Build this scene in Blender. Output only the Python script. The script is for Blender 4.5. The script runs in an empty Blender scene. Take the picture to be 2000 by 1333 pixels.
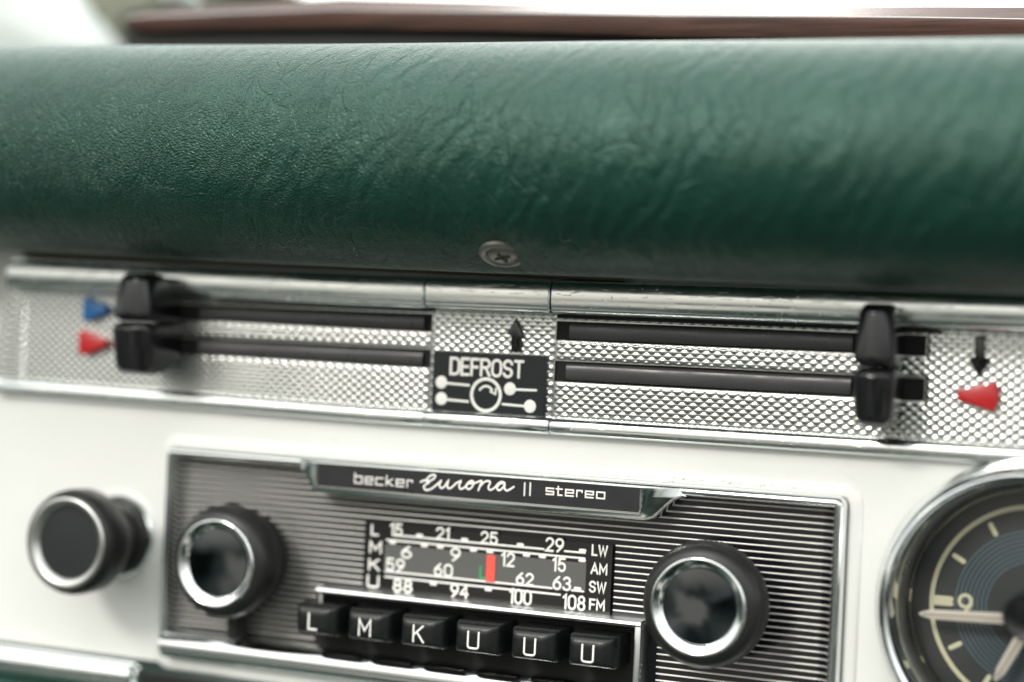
import bpy, bmesh, math, random
from mathutils import Vector, Matrix
random.seed(7)
SC = bpy.context.scene
COL = SC.collection
MM = 0.001                                   # everything below is written in millimetres

# ------------------------------------------------------------------ camera
PHI, ROLL, FPX, DIST = math.radians(23.5), 0.045, 3600.0, 461.0
Fv = Vector((-math.sin(PHI), math.cos(PHI), 0))
R0 = Vector((math.cos(PHI), math.sin(PHI), 0)); U0 = Vector((0, 0, 1))
Rv = R0*math.cos(ROLL) + U0*math.sin(ROLL)
Uv = U0*math.cos(ROLL) - R0*math.sin(ROLL)
CAM = -Fv*DIST
cam_d = bpy.data.cameras.new('camera'); cam = bpy.data.objects.new('camera', cam_d); COL.objects.link(cam)
rot = Matrix((Rv, Uv, -Fv)).transposed().to_4x4()
cam.matrix_world = Matrix.Translation(CAM*MM) @ rot
cam_d.sensor_width = 36; cam_d.lens = FPX/2000*36
cam_d.clip_start = 0.01; cam_d.clip_end = 100
cam_d.dof.use_dof = True; cam_d.dof.focus_distance = 0.444; cam_d.dof.aperture_fstop = 3.8
SC.camera = cam

# ------------------------------------------------------------------ world and sun
W = bpy.data.worlds.new('World'); SC.world = W; W.use_nodes = True
nt = W.node_tree; nt.nodes.clear()
def wn(t, **k):
    n = nt.nodes.new(t)
    for a, b in k.items(): setattr(n, a, b)
    return n
SUN_EL, SUN_AZ = math.radians(30), math.radians(200)     # azimuth clockwise from +Y
out = wn('ShaderNodeOutputWorld'); bg = wn('ShaderNodeBackground')
sky = wn('ShaderNodeTexSky', sky_type='NISHITA', sun_disc=False, sun_elevation=SUN_EL, sun_rotation=SUN_AZ)
sky.air_density = 1.0; sky.dust_density = 4.0
tc = wn('ShaderNodeTexCoord'); sep = wn('ShaderNodeSeparateXYZ')
nt.links.new(tc.outputs['Generated'], sep.inputs[0])
skm = wn('ShaderNodeVectorMath', operation='SCALE'); skm.inputs['Scale'].default_value = 0.10
nt.links.new(sky.outputs[0], skm.inputs[0])
# cloud cover: bright, a little broken, dimmer overhead
cn = wn('ShaderNodeTexNoise'); cn.inputs['Scale'].default_value = 2.2; cn.inputs['Detail'].default_value = 5
nt.links.new(tc.outputs['Generated'], cn.inputs['Vector'])
cr = wn('ShaderNodeValToRGB'); cr.color_ramp.elements[0].position = 0.35; cr.color_ramp.elements[0].color = (.85, .93, .98, 1)
cr.color_ramp.elements[1].position = 0.62; cr.color_ramp.elements[1].color = (2.1, 2.1, 2.0, 1)
nt.links.new(cn.outputs['Fac'], cr.inputs[0])
zr = wn('ShaderNodeValToRGB'); zr.color_ramp.elements[0].position = 0.0; zr.color_ramp.elements[0].color = (.27, .28, .275, 1)
zr.color_ramp.elements[1].position = 0.95; zr.color_ramp.elements[1].color = (1.7, 1.7, 1.7, 1)
nt.links.new(sep.outputs['Z'], zr.inputs[0])
cm = wn('ShaderNodeMix', data_type='RGBA', blend_type='MULTIPLY'); cm.inputs[0].default_value = 1
ya = wn('ShaderNodeMapRange'); ya.inputs['From Min'].default_value = 0.1; ya.inputs['From Max'].default_value = 0.9
ya.inputs['To Max'].default_value = 0.75
nt.links.new(sep.outputs['Y'], ya.inputs['Value'])
ys = wn('ShaderNodeVectorMath', operation='ADD'); nt.links.new(zr.outputs[0], ys.inputs[0]); nt.links.new(ya.outputs[0], ys.inputs[1])
yk = wn('ShaderNodeVectorMath', operation='SCALE'); yk.inputs['Scale'].default_value = 1.75; nt.links.new(ys.outputs[0], yk.inputs[0])
nt.links.new(cr.outputs[0], cm.inputs[6]); nt.links.new(yk.outputs[0], cm.inputs[7])
sm = wn('ShaderNodeMix', data_type='RGBA'); sm.inputs[0].default_value = 0.8
nt.links.new(skm.outputs[0], sm.inputs[6]); nt.links.new(cm.outputs[2], sm.inputs[7])
# invented patches below a ragged horizon, added for the chrome to reflect
gn = wn('ShaderNodeTexNoise'); gn.inputs['Scale'].default_value = 3.0; gn.inputs['Detail'].default_value = 6
nt.links.new(tc.outputs['Generated'], gn.inputs['Vector'])
gr = wn('ShaderNodeValToRGB')
for i, (p, c) in enumerate([(0.40, (.012, .02, .016, 1)), (0.48, (.07, .10, .085, 1)), (0.56, (.24, .27, .25, 1)), (0.62, (.85, .80, .70, 1))]):
    e = gr.color_ramp.elements[i] if i < 2 else gr.color_ramp.elements.new(p)
    e.position = p; e.color = c
nt.links.new(gn.outputs['Fac'], gr.inputs[0])
hz = wn('ShaderNodeTexNoise'); hz.inputs['Scale'].default_value = 5; hz.inputs['Detail'].default_value = 6
nt.links.new(tc.outputs['Generated'], hz.inputs['Vector'])
h1 = wn('ShaderNodeMath', operation='MULTIPLY_ADD'); h1.inputs[1].default_value = -0.35; h1.inputs[2].default_value = 0.22
nt.links.new(hz.outputs['Fac'], h1.inputs[0])
h2 = wn('ShaderNodeMath', operation='ADD'); nt.links.new(h1.outputs[0], h2.inputs[0]); nt.links.new(sep.outputs['Z'], h2.inputs[1])
h3 = wn('ShaderNodeMapRange'); h3.inputs['From Min'].default_value = -0.02; h3.inputs['From Max'].default_value = 0.05
nt.links.new(h2.outputs[0], h3.inputs['Value'])
fm = wn('ShaderNodeMix', data_type='RGBA'); nt.links.new(h3.outputs[0], fm.inputs[0])
nt.links.new(gr.outputs[0], fm.inputs[6]); nt.links.new(sm.outputs[2], fm.inputs[7])
nt.links.new(fm.outputs[2], bg.inputs[0]); bg.inputs[1].default_value = 1.0
nt.links.new(bg.outputs[0], out.inputs[0])
sd = bpy.data.lights.new('sun', 'SUN'); sd.energy = 1.65; sd.angle = math.radians(12); sd.color = (1, .97, .92)
sun = bpy.data.objects.new('sun', sd); COL.objects.link(sun)
tosun = Vector((math.sin(SUN_AZ)*math.cos(SUN_EL), math.cos(SUN_AZ)*math.cos(SUN_EL), math.sin(SUN_EL)))
sun.rotation_euler = tosun.to_track_quat('Z', 'Y').to_euler()
vs = SC.view_settings; vs.view_transform = 'Standard'; vs.look = 'None'; vs.gamma = 1; vs.use_curve_mapping = False
vs.exposure = -0.22
SC.render.resolution_x = 1024; SC.render.resolution_y = 682

# ------------------------------------------------------------------ helpers
def at(px, py, y=0.0):
    """point (mm) on the plane Y = y that lies on a ray of the photograph; used to read sizes off it"""
    d = Fv + Rv*((px-1000)/FPX) - Uv*((py-666.5)/FPX)
    return CAM + d*((y-CAM.y)/d.y)

WORLD = {}
def org(o): return WORLD.get(o.as_pointer(), Vector((0, 0, 0))) if o else Vector((0, 0, 0))

def thing(name, label, cat, loc=(0, 0, 0), group=None):
    o = bpy.data.objects.new(name, None); COL.objects.link(o)
    o.empty_display_size = 0.01; o.location = Vector(loc)*MM
    WORLD[o.as_pointer()] = Vector(loc)
    o['label'] = label; o['category'] = cat
    if group: o['group'] = group
    return o
def tag(o, label, cat, group=None):
    o['label'] = label; o['category'] = cat
    if group: o['group'] = group
    return o

def part(name, bm, mat, parent=None, smooth=35, loc=None, label=None):
    og = Vector(loc) if loc is not None else org(parent)
    bmesh.ops.remove_doubles(bm, verts=bm.verts, dist=1e-4)
    bmesh.ops.recalc_face_normals(bm, faces=bm.faces)
    for v in bm.verts: v.co = (v.co-og)*MM
    me = bpy.data.meshes.new(name); bm.to_mesh(me); bm.free()
    if smooth is not None:
        for p in me.polygons: p.use_smooth = True
        if smooth < 180: me.set_sharp_from_angle(angle=math.radians(smooth))
    me.materials.append(mat)
    o = bpy.data.objects.new(name, me); COL.objects.link(o)
    if parent: o.parent = parent; o.location = (og-org(parent))*MM
    else: o.location = og*MM
    WORLD[o.as_pointer()] = og
    if label: o['label'] = label
    return o

def BM(): return bmesh.new()
def rrect(x0, x1, z0, z1, r, n=5):
    r = max(0.02, min(r, (x1-x0)/2-.001, (z1-z0)/2-.001)); pts = []
    for cx, cz, a0 in ((x1-r, z1-r, 0), (x0+r, z1-r, 90), (x0+r, z0+r, 180), (x1-r, z0+r, 270)):
        for i in range(n+1):
            a = math.radians(a0+90*i/n); pts.append((cx+r*math.cos(a), cz+r*math.sin(a)))
    return pts
def loft(bm, secs, closed=True, cap0=False, cap1=False):
    """secs: list of lists of 3D points with equal counts"""
    rows = [[bm.verts.new(p) for p in s] for s in secs]
    n = len(rows[0])
    for a, b in zip(rows, rows[1:]):
        for i in range(n if closed else n-1):
            j = (i+1) % n
            try: bm.faces.new((a[i], a[j], b[j], b[i]))
            except ValueError: pass
    if cap0: bm.faces.new(rows[0])
    if cap1: bm.faces.new(list(reversed(rows[-1])))
    return rows
def rect_loft(bm, secs, cap0=False, cap1=True, fn=None, n=5):
    """secs: (x0,x1,z0,z1,r,y)"""
    S = []
    for x0, x1, z0, z1, r, y in secs:
        S.append([(fn(x, y, z) if fn else (x, y, z)) for x, z in rrect(x0, x1, z0, z1, r, n)])
    loft(bm, S, True, cap0, cap1)
def frame_loft(bm, x0, x1, z0, z1, r, prof, n=6, close=True):
    """prof: (inset, y) loop swept round a rounded rectangle"""
    S = [[(x, y, z) for x, z in rrect(x0+i, x1-i, z0+i, z1-i, max(r-i, .25), n)] for i, y in prof]
    if close: S.append(S[0])
    loft(bm, S)
def lathe(bm, cx, cz, prof, n=72, cap0=False, cap1=True, serr=None):
    S = []
    for k, (r, y) in enumerate(prof):
        row = []
        for i in range(n):
            rr = r
            if serr and k in serr[0]: rr = r - (serr[1] if i % 2 else 0)
            a = 2*math.pi*i/n
            row.append((cx+rr*math.cos(a), y, cz+rr*math.sin(a)))
        S.append(row)
    loft(bm, S, True, cap0, cap1)
def box(bm, x0, x1, y0, y1, z0, z1, bev=0.0):
    m = Matrix.Translation(((x0+x1)/2, (y0+y1)/2, (z0+z1)/2)) @ Matrix.Diagonal((x1-x0, y1-y0, z1-z0, 1))
    r = bmesh.ops.create_cube(bm, size=1, matrix=m)
    if bev:
        es = list({e for v in r['verts'] for e in v.link_edges})
        bmesh.ops.bevel(bm, geom=es, offset=bev, segments=2, affect='EDGES', profile=.6)
def extrude_x(bm, prof, xs, fn=None):
    """prof: open (y,z) list; swept along x samples"""
    S = []
    for x in xs: S.append([(fn(x, y, z) if fn else (x, y, z)) for y, z in prof])
    loft(bm, S, closed=False)
    return S
def poly_prism(bm, pts, y0, y1, bev=0.0):
    """outline (x,z) extruded from y0 (back) to y1 (front), front edge chamfered"""
    n = len(pts); cx = sum(p[0] for p in pts)/n; cz = sum(p[1] for p in pts)/n
    def ins(d):
        out = []
        for i in range(n):
            a, b, c = Vector(pts[i-1]), Vector(pts[i]), Vector(pts[(i+1) % n])
            e1 = (b-a).normalized(); e2 = (c-b).normalized()
            n1 = Vector((-e1.y, e1.x)); n2 = Vector((-e2.y, e2.x))
            if n1.dot(Vector((cx, cz))-a) < 0: n1 = -n1
            if n2.dot(Vector((cx, cz))-b) < 0: n2 = -n2
            m = n1+n2; k = m.dot(n1)
            out.append(b+m*(d/max(k, .3)))
        return out
    secs = [[(x, y0, z) for x, z in pts]]
    if bev:
        secs.append([(x, y1+bev, z) for x, z in pts])
        secs.append([(p.x, y1+bev*.3, p.y) for p in ins(bev*.35)])
        secs.append([(p.x, y1, p.y) for p in ins(bev)])
    else: secs.append([(x, y1, z) for x, z in pts])
    loft(bm, secs, True, False, True)

def stroke(bm, pts, w, y, t=0.08, closed=False):
    """a painted or moulded line: flattened rounded ribbon along (x,z) points, facing -Y"""
    P = [Vector(p) for p in pts]
    Q = [P[0]]
    for p in P[1:]:
        if (p-Q[-1]).length > 1e-4: Q.append(p)
    P = Q
    if closed and (P[0]-P[-1]).length < 1e-3: P.pop()
    n = len(P)
    if n < 2: return
    def ring(c, d, hw, k=1.0):                     # d: half-width vector
        return [(c.x+d.x*s, y-t*h*k, c.y+d.y*s) for s, h in ((-1, 0), (-.82, .75), (0, 1), (.82, .75), (1, 0))]
    S = []
    if not closed:
        e = (P[0]-P[1]).normalized(); nn = Vector((e.y, -e.x))
        for a in (85, 60, 30): S.append(ring(P[0]+e*(w/2*math.sin(math.radians(a))), nn*(w/2*math.cos(math.radians(a))), w))
    for i in range(n):
        if closed: a, c = P[i-1], P[(i+1) % n]
        else: a = P[i-1] if i else None; c = P[i+1] if i < n-1 else None
        b = P[i]
        e1 = (b-a).normalized() if a is not None else None
        e2 = (c-b).normalized() if c is not None else None
        if e1 is None: e1 = e2
        if e2 is None: e2 = e1
        m = (e1+e2)
        m = m.normalized() if m.length > 1e-3 else e1
        nn = Vector((-m.y, m.x)); k = max(.45, nn.dot(Vector((-e1.y, e1.x))))
        S.append(ring(b, nn*(w/2/k), w))
    if not closed:
        e = (P[-1]-P[-2]).normalized(); nn = Vector((-e.y, e.x))
        for a in (30, 60, 85): S.append(ring(P[-1]+e*(w/2*math.sin(math.radians(a))), nn*(w/2*math.cos(math.radians(a))), w))
    else: S.append(S[0])
    loft(bm, S, closed=False)
def arc(cx, cz, rx, rz, a0, a1, n=10):
    return [(cx+rx*math.cos(math.radians(a0+(a1-a0)*i/n)), cz+rz*math.sin(math.radians(a0+(a1-a0)*i/n))) for i in range(n+1)]

# stroke lettering, each glyph in a box 0..w by 0..1
def glyphs():
    G = {}
    G['D'] = (.56, [[(0, 0), (0, 1), (.28, 1)]+arc(.28, .72, .28, .28, 90, 0, 6)+arc(.28, .28, .28, .28, 0, -90, 6)+[(0, 0)]])
    G['E'] = (.48, [[(.48, 1), (0, 1), (0, 0), (.48, 0)], [(0, .5), (.42, .5)]])
    G['F'] = (.46, [[(.46, 1), (0, 1), (0, 0)], [(0, .5), (.4, .5)]])
    G['R'] = (.56, [[(0, 0), (0, 1), (.3, 1)]+arc(.3, .75, .26, .25, 90, -90, 8)+[(0, .5)], [(.3, .5), (.58, 0)]])
    G['O'] = (.58, [arc(.29, .71, .29, .29, 0, 180, 8)+arc(.29, .29, .29, .29, 180, 360, 8)+[(.58, .71)]])
    G['S'] = (.54, [arc(.27, .74, .27, .26, 15, 180, 8)+arc(.27, .74, .27, .24, 180, 270, 4)[1:]+arc(.27, .26, .27, .24, 90, 0, 4)[1:]+arc(.27, .26, .27, .26, 0, -165, 8)[1:]])
    G['T'] = (.54, [[(0, 1), (.54, 1)], [(.27, 1), (.27, 0)]])
    G['L'] = (.46, [[(0, 1), (0, 0), (.46, 0)]])
    G['M'] = (.68, [[(0, 0), (0, 1), (.34, .3), (.68, 1), (.68, 0)]])
    G['K'] = (.56, [[(0, 0), (0, 1)], [(.54, 1), (.02, .42)], [(.2, .6), (.58, 0)]])
    G['U'] = (.62, [[(0, 1), (0, .16)]+arc(.16, .16, .16, .16, 180, 270, 5)+arc(.46, .16, .16, .16, 270, 360, 5)+[(.62, 1)]])
    G['W'] = (.84, [[(0, 1), (.2, 0), (.42, .9), (.64, 0), (.84, 1)]])
    G['A'] = (.64, [[(0, 0), (.32, 1), (.64, 0)], [(.12, .32), (.52, .32)]])
    G['0'] = G['O']
    G['1'] = (.22, [[(0, .82), (.2, 1), (.2, 0)]])
    G['2'] = (.52, [arc(.26, .73, .26, .27, 170, 0, 8)+arc(.26, .73, .26, .3, 0, -50, 4)[1:]+[(.0, 0), (.52, 0)]])
    G['3'] = (.52, [arc(.25, .76, .24, .24, 160, -90, 9), arc(.25, .27, .27, .27, 90, -160, 9)])
    G['4'] = (.56, [[(.42, 0), (.42, 1), (0, .3), (.56, .3)]])
    G['5'] = (.52, [[(.48, 1), (.06, 1), (.03, .52)]+arc(.26, .32, .26, .32, 100, -160, 9)])
    G['6'] = (.54, [[(.42, 1)]+arc(.27, .3, .27, .44, 120, 180, 3)+arc(.27, .3, .27, .3, 180, 540, 14)])
    G['8'] = (.54, [arc(.27, .76, .23, .24, -90, 270, 14), arc(.27, .27, .27, .27, 90, 450, 14)])
    G['9'] = (.54, [[(.12, 0)]+arc(.27, .7, .27, .44, -60, 0, 3)+arc(.27, .7, .27, .3, 0, 360, 14)])
    # square small letters (height 1 = x-height, ascender 1.45)
    G['b_'] = (.9, [[(0, 1.45), (0, 0), (.9, 0), (.9, 1), (0, 1)]])
    G['e_'] = (.9, [[(0, .5), (.9, .5), (.9, 1), (0, 1), (0, 0), (.9, 0)]])
    G['c_'] = (.85, [[(.85, 1), (0, 1), (0, 0), (.85, 0)]])
    G['k_'] = (.8, [[(0, 1.45), (0, 0)], [(.72, 1), (.1, .5), (.8, 0)]])
    G['r_'] = (.6, [[(0, 0), (0, 1), (.6, 1), (.6, .75)]])
    G['s_'] = (.85, [[(.85, 1), (0, 1), (0, .5), (.85, .5), (.85, 0), (0, 0)]])
    G['t_'] = (.6, [[(.12, 1.4), (.12, 0), (.6, 0)], [(-.1, 1), (.6, 1)]])
    G['o_'] = (.9, [[(0, 0), (.9, 0), (.9, 1), (0, 1), (0, 0)]])
    return G
GL = glyphs()
def write(bm, keys, x0, x1, z0, z1, w, y, gap=.26, t=0.06, corr=True):
    """fit a row of glyphs into the box; w is the stroke width in mm"""
    if corr: x0 += w/2; x1 -= w/2; z0 += w/2; z1 -= w/2
    tot = sum(GL[k][0] for k in keys)+gap*(len(keys)-1)
    sx = (x1-x0)/tot; sz = z1-z0; cx = 0
    for k in keys:
        wd, ss = GL[k]
        for s in ss: stroke(bm, [(x0+(cx+a)*sx, z0+b*sz) for a, b in s], w, y, t)
        cx += wd+gap
def wbox(bm, keys, px0, px1, pyt, pyb, w, y, gap=.26):
    a = at(px0, pyt, y); b = at(px1, pyb, y)
    write(bm, keys, a.x, b.x, b.z, a.z, w, y, gap)

# ------------------------------------------------------------------ materials
def mat(name, base=(.5, .5, .5), rough=.5, metal=0, spec=.5, coat=0, coat_r=.05):
    m = bpy.data.materials.new(name); m.use_nodes = True
    b = m.node_tree.nodes['Principled BSDF']
    b.inputs['Base Color'].default_value = (*base, 1); b.inputs['Roughness'].default_value = rough
    b.inputs['Metallic'].default_value = metal; b.inputs['Specular IOR Level'].default_value = spec
    b.inputs['Coat Weight'].default_value = coat; b.inputs['Coat Roughness'].default_value = coat_r
    return m
class N:
    def __init__(s, m): s.t = m.node_tree; s.b = s.t.nodes['Principled BSDF']; s.co = None
    def n(s, t, ins=None, **k):
        x = s.t.nodes.new(t)
        for a, b in k.items(): setattr(x, a, b)
        for a, b in (ins or {}).items():
            if hasattr(b, 'is_output'): s.t.links.new(b, x.inputs[a])
            else: x.inputs[a].default_value = b
        return x
    def mm(s, scale=(1, 1, 1), rot=(0, 0, 0)):
        if s.co is None: s.co = s.n('ShaderNodeTexCoord').outputs['Object']
        m = s.n('ShaderNodeMapping', {'Vector': s.co, 'Scale': tuple(1000*k for k in scale), 'Rotation': tuple(math.radians(a) for a in rot)})
        return m.outputs[0]
    def noise(s, sc, det=3, vec=None, dist=0, rough=.5):
        return s.n('ShaderNodeTexNoise', {'Vector': vec or s.mm(), 'Scale': sc, 'Detail': det, 'Distortion': dist, 'Roughness': rough}).outputs['Fac']
    def rng(s, v, a, b, c, d): return s.n('ShaderNodeMapRange', {'Value': v, 'From Min': a, 'From Max': b, 'To Min': c, 'To Max': d}).outputs[0]
    def math(s, op, a, b=0.0): 
        x = s.n('ShaderNodeMath', operation=op)
        for i, v in enumerate((a, b)):
            if hasattr(v, 'is_output'): s.t.links.new(v, x.inputs[i])
            else: x.inputs[i].default_value = v
        return x.outputs[0]
    def mix(s, f, a, b):
        x = s.n('ShaderNodeMix', data_type='RGBA')
        for i, v in ((0, f), (6, a), (7, b)):
            if hasattr(v, 'is_output'): s.t.links.new(v, x.inputs[i])
            else: x.inputs[i].default_value = v if i == 0 else (*v, 1)
        return x.outputs[2]
    def bump(s, h, dist, strength=1.0, normal=None):
        d = {'Height': h, 'Distance': dist*MM, 'Strength': strength}
        if normal is not None: d['Normal'] = normal
        return s.n('ShaderNodeBump', d).outputs[0]
    def set(s, k, v): s.t.links.new(v, s.b.inputs[k])

def wear(m, rough_lo, rough_hi, scale=.15, bump=0.0, bs=2.0, specks=0.0):
    g = N(m)
    f = g.noise(scale, 5)
    g.set('Roughness', g.rng(f, .3, .7, rough_lo, rough_hi))
    if bump or specks:
        h = g.noise(bs, 4)
        if specks:
            sp = g.rng(g.noise(1.3, 2), .68, .74, 0, 1)
            h = g.math('ADD', g.math('MULTIPLY', h, .4), sp)
        g.set('Normal', g.bump(h, bump or specks))
    return m

M_chrome = wear(mat('chrome', (.80, .82, .82), .1, 1), .05, .13, .12, .012, .4)
M_rail = mat('polished_aluminium_rail', (.80, .83, .82), .2, 1)
g = N(M_rail)
f = g.noise(.08, 5)
sp = g.rng(g.noise(.9, 3), .66, .72, 0, 1)
gate = g.rng(g.noise(.045, 2), .48, .62, 0, 1)
sp = g.math('MULTIPLY', sp, gate)
g.set('Roughness', g.math('ADD', g.rng(f, .3, .7, .10, .24), g.math('MULTIPLY', sp, .3)))
scr = g.rng(g.noise(1.0, 3, g.mm((.25, 1, 3.2), (0, 20, 0))), .64, .70, 0, 1)
g.set('Normal', g.bump(g.math('ADD', g.math('MULTIPLY', sp, .6), g.math('MULTIPLY', scr, .25)), .05, .8))
M_knurl = wear(mat('knurled_aluminium', (.56, .57, .55), .2, 1), .13, .24, .1, .01, 4)
M_white = mat('white_enamel_paint', (.80, .80, .77), .22, 0, .5, .5, .06)
g = N(M_white)
sx = g.n('ShaderNodeSeparateXYZ', {'Vector': g.mm()})
band = g.math('MULTIPLY', g.rng(sx.outputs['Z'], -33.5, -32.2, 0, 1), g.rng(sx.outputs['Z'], -30.4, -31.4, 0, 1))
band = g.math('MULTIPLY', band, g.math('MULTIPLY', g.rng(sx.outputs['X'], 18, 30, 0, 1), g.rng(sx.outputs['X'], 76, 68, 0, 1)))
chip = g.math('MULTIPLY', g.rng(g.noise(1.1, 5, g.mm((.5, 1, 1.6))), .62, .68, 0, 1), band)
craz = g.n('ShaderNodeTexVoronoi', {'Vector': g.mm(), 'Scale': .11}, feature='DISTANCE_TO_EDGE').outputs['Distance']
craz = g.math('MULTIPLY', g.rng(craz, 0, .012, .10, 0), g.rng(g.noise(.05, 3), .5, .6, 0, 1))
c = g.mix(g.rng(g.noise(.03, 4), .3, .7, 0, 1), (.78, .78, .75), (.74, .745, .71))
c = g.mix(craz, c, (.35, .30, .25)); c = g.mix(chip, c, (.20, .13, .08))
g.set('Base Color', c)
g.set('Normal', g.bump(g.noise(.035, 2), .25, .5))
M_black = wear(mat('black_plastic', (.008, .008, .009), .2, 0, .5), .12, .24, .3, .008, 3)
M_knobblack = wear(mat('black_satin_plastic', (.014, .014, .014), .38, 0, .4), .3, .46, .3, .01, 6)
M_button = wear(mat('grained_black_plastic', (.008, .009, .009), .3, 0, .35), .24, .36, .4, .035, 4.5)
M_void = mat('unlit_slot_black', (.004, .004, .004), .8)
M_track = wear(mat('worn_black_slide_strip', (.05, .05, .053), .35), .22, .42, .12, .015, 2.5)
M_gloss = mat('black_glossy_disc', (.13, .14, .15), .07, 1)
M_face = mat('black_gloss_radio_face', (.006, .006, .009), .16)
M_line = wear(mat('silver_rib_paint', (.62, .61, .57), .35, .55), .3, .45)
M_print = mat('white_print', (.86, .85, .80), .5)
M_cream = mat('cream_luminous_paint', (.66, .64, .44), .6)
M_label = mat('black_label_enamel', (.010, .014, .016), .22)
M_dialgrey = wear(mat('smoky_grey_dial_window', (.11, .11, .105), .25), .2, .3)
M_dialblk = mat('black_dial_glass', (.010, .010, .010), .12)
M_red = mat('red_plastic', (.52, .018, .022), .3)
M_blue = mat('blue_plastic', (.02, .16, .42), .35)
M_needle = mat('red_needle_paint', (.85, .10, .07), .4)
M_green = mat('green_print', (.02, .35, .12), .5)
M_name = wear(mat('charcoal_name_plate', (.028, .028, .031), .3, .3), .26, .4)
M_clockface = mat('dark_grey_clock_dial', (.030, .034, .034), .5)
M_ring = mat('slate_blue_print', (.11, .19, .24), .5)
M_hand = mat('ivory_hand_paint', (.62, .60, .52), .4)
M_handred = mat('dark_red_line_paint', (.30, .05, .07), .5)
M_steel = wear(mat('weathered_steel', (.27, .265, .24), .4, 1), .3, .6, .8, .05, 2.5)
M_dull = mat('dull_steel_ring', (.52, .52, .50), .32, 1)
M_tan = mat('tan_backing_edge', (.20, .17, .12), .7)
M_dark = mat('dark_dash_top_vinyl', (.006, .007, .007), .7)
M_pillar = mat('white_body_paint', (.50, .54, .52), .4)
M_khaki = mat('khaki_canvas', (.26, .27, .20), .8)
g = N(M_khaki); g.set('Base Color', g.mix(g.rng(g.noise(.03, 2), .4, .6, 0, 1), (.16, .17, .12), (.36, .37, .30)))
M_glass = bpy.data.materials.new('clear_glass'); M_glass.use_nodes = True
t = M_glass.node_tree; t.nodes.clear()
o_ = t.nodes.new('ShaderNodeOutputMaterial'); mx = t.nodes.new('ShaderNodeMixShader'); tr = t.nodes.new('ShaderNodeBsdfTransparent')
gl = t.nodes.new('ShaderNodeBsdfGlossy'); gl.inputs['Roughness'].default_value = .02; fr = t.nodes.new('ShaderNodeFresnel'); fr.inputs[0].default_value = 1.35
t.links.new(fr.outputs[0], mx.inputs[0]); t.links.new(tr.outputs[0], mx.inputs[1]); t.links.new(gl.outputs[0], mx.inputs[2]); t.links.new(mx.outputs[0], o_.inputs[0])

# leather: grain cells, fine pores, sweeping creases
M_leather = mat('green_leather', (.012, .085, .058), .4, 0, .52)
M_leather.node_tree.nodes['Principled BSDF'].inputs['Specular Tint'].default_value = (.58, .84, .75, 1)
g = N(M_leather)
warp = g.n('ShaderNodeTexNoise', {'Vector': g.mm(), 'Scale': .045, 'Detail': 2}).outputs['Color']
wv = g.n('ShaderNodeVectorMath', {0: g.mm(), 1: g.n('ShaderNodeVectorMath', {0: warp, 'Scale': 14.0}, operation='SCALE').outputs[0]}, operation='ADD').outputs[0]
cell = g.n('ShaderNodeTexVoronoi', {'Vector': g.n('ShaderNodeMapping', {'Vector': wv, 'Scale': (.85, 1.1, 1.1), 'Rotation': (0, .5, 0)}).outputs[0], 'Scale': 1.2, 'Randomness': .95}, feature='DISTANCE_TO_EDGE').outputs['Distance']
grain = g.rng(cell, 0, .28, 0, 1)
cmask = g.rng(g.noise(.03, 3), .36, .6, .25, 1)
creases = g.n('ShaderNodeTexWave', {'Vector': g.n('ShaderNodeMapping', {'Vector': wv, 'Rotation': (0, math.radians(-36), 0), 'Scale': (1, 1, .8)}).outputs[0], 'Scale': .06, 'Distortion': 7, 'Detail': 4, 'Detail Scale': 1.4, 'Detail Roughness': .65}, wave_type='BANDS', bands_direction='X', wave_profile='SIN').outputs['Fac']
sxl = g.n('ShaderNodeSeparateXYZ', {'Vector': g.mm()}).outputs['X']
side = g.rng(sxl, -80, -10, .35, 1)
soft = g.noise(.16, 3, g.mm((1.5, .6, .6), (0, -35, 0)), 1.2)
# thin irregular wrinkle lines from a large stretched cell network
wr = g.n('ShaderNodeTexVoronoi', {'Vector': g.n('ShaderNodeMapping', {'Vector': wv, 'Rotation': (0, math.radians(-28), 0), 'Scale': (1.25, .8, .55)}).outputs[0], 'Scale': .16, 'Randomness': 1.0}, feature='DISTANCE_TO_EDGE').outputs['Distance']
wr = g.math('MULTIPLY', g.rng(wr, 0, .07, 0, 1), 1.0)
wmask = g.rng(g.noise(.055, 4), .44, .60, 0, 1)
wr = g.math('MULTIPLY', g.math('SUBTRACT', wr, 1.0), wmask)
b1 = g.bump(g.math('MULTIPLY', creases, g.math('MULTIPLY', cmask, side)), .34, .8)
b2 = g.bump(soft, .55, .7, b1)
b2b = g.bump(wr, .16, 1.0, b2)
b3 = g.bump(g.math('MULTIPLY', grain, g.rng(sxl, -90, 40, 1, .4)), .115, 1.0, b2b)
b4 = g.bump(g.noise(2.6, 4), .06, .8, b3)
g.set('Normal', b4)
g.set('Base Color', g.mix(g.rng(g.noise(.06, 4), .3, .7, 0, 1), (.0035, .027, .0185), (.0055, .036, .0255)))
g.set('Roughness', g.rng(grain, 0, 1, .42, .30))

# varnished wood
M_wood = mat('varnished_dark_wood', (.09, .03, .02), .3, 0, .5, .6, .12)
g = N(M_wood)
w1 = g.noise(.6, 9, g.mm((.05, 1, 1.8)), .6, .7)
c = g.mix(g.rng(w1, .35, .65, 0, 1), (.014, .006, .005), (.11, .042, .028))
g.set('Base Color', c); g.set('Normal', g.bump(w1, .05, .4))

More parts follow.
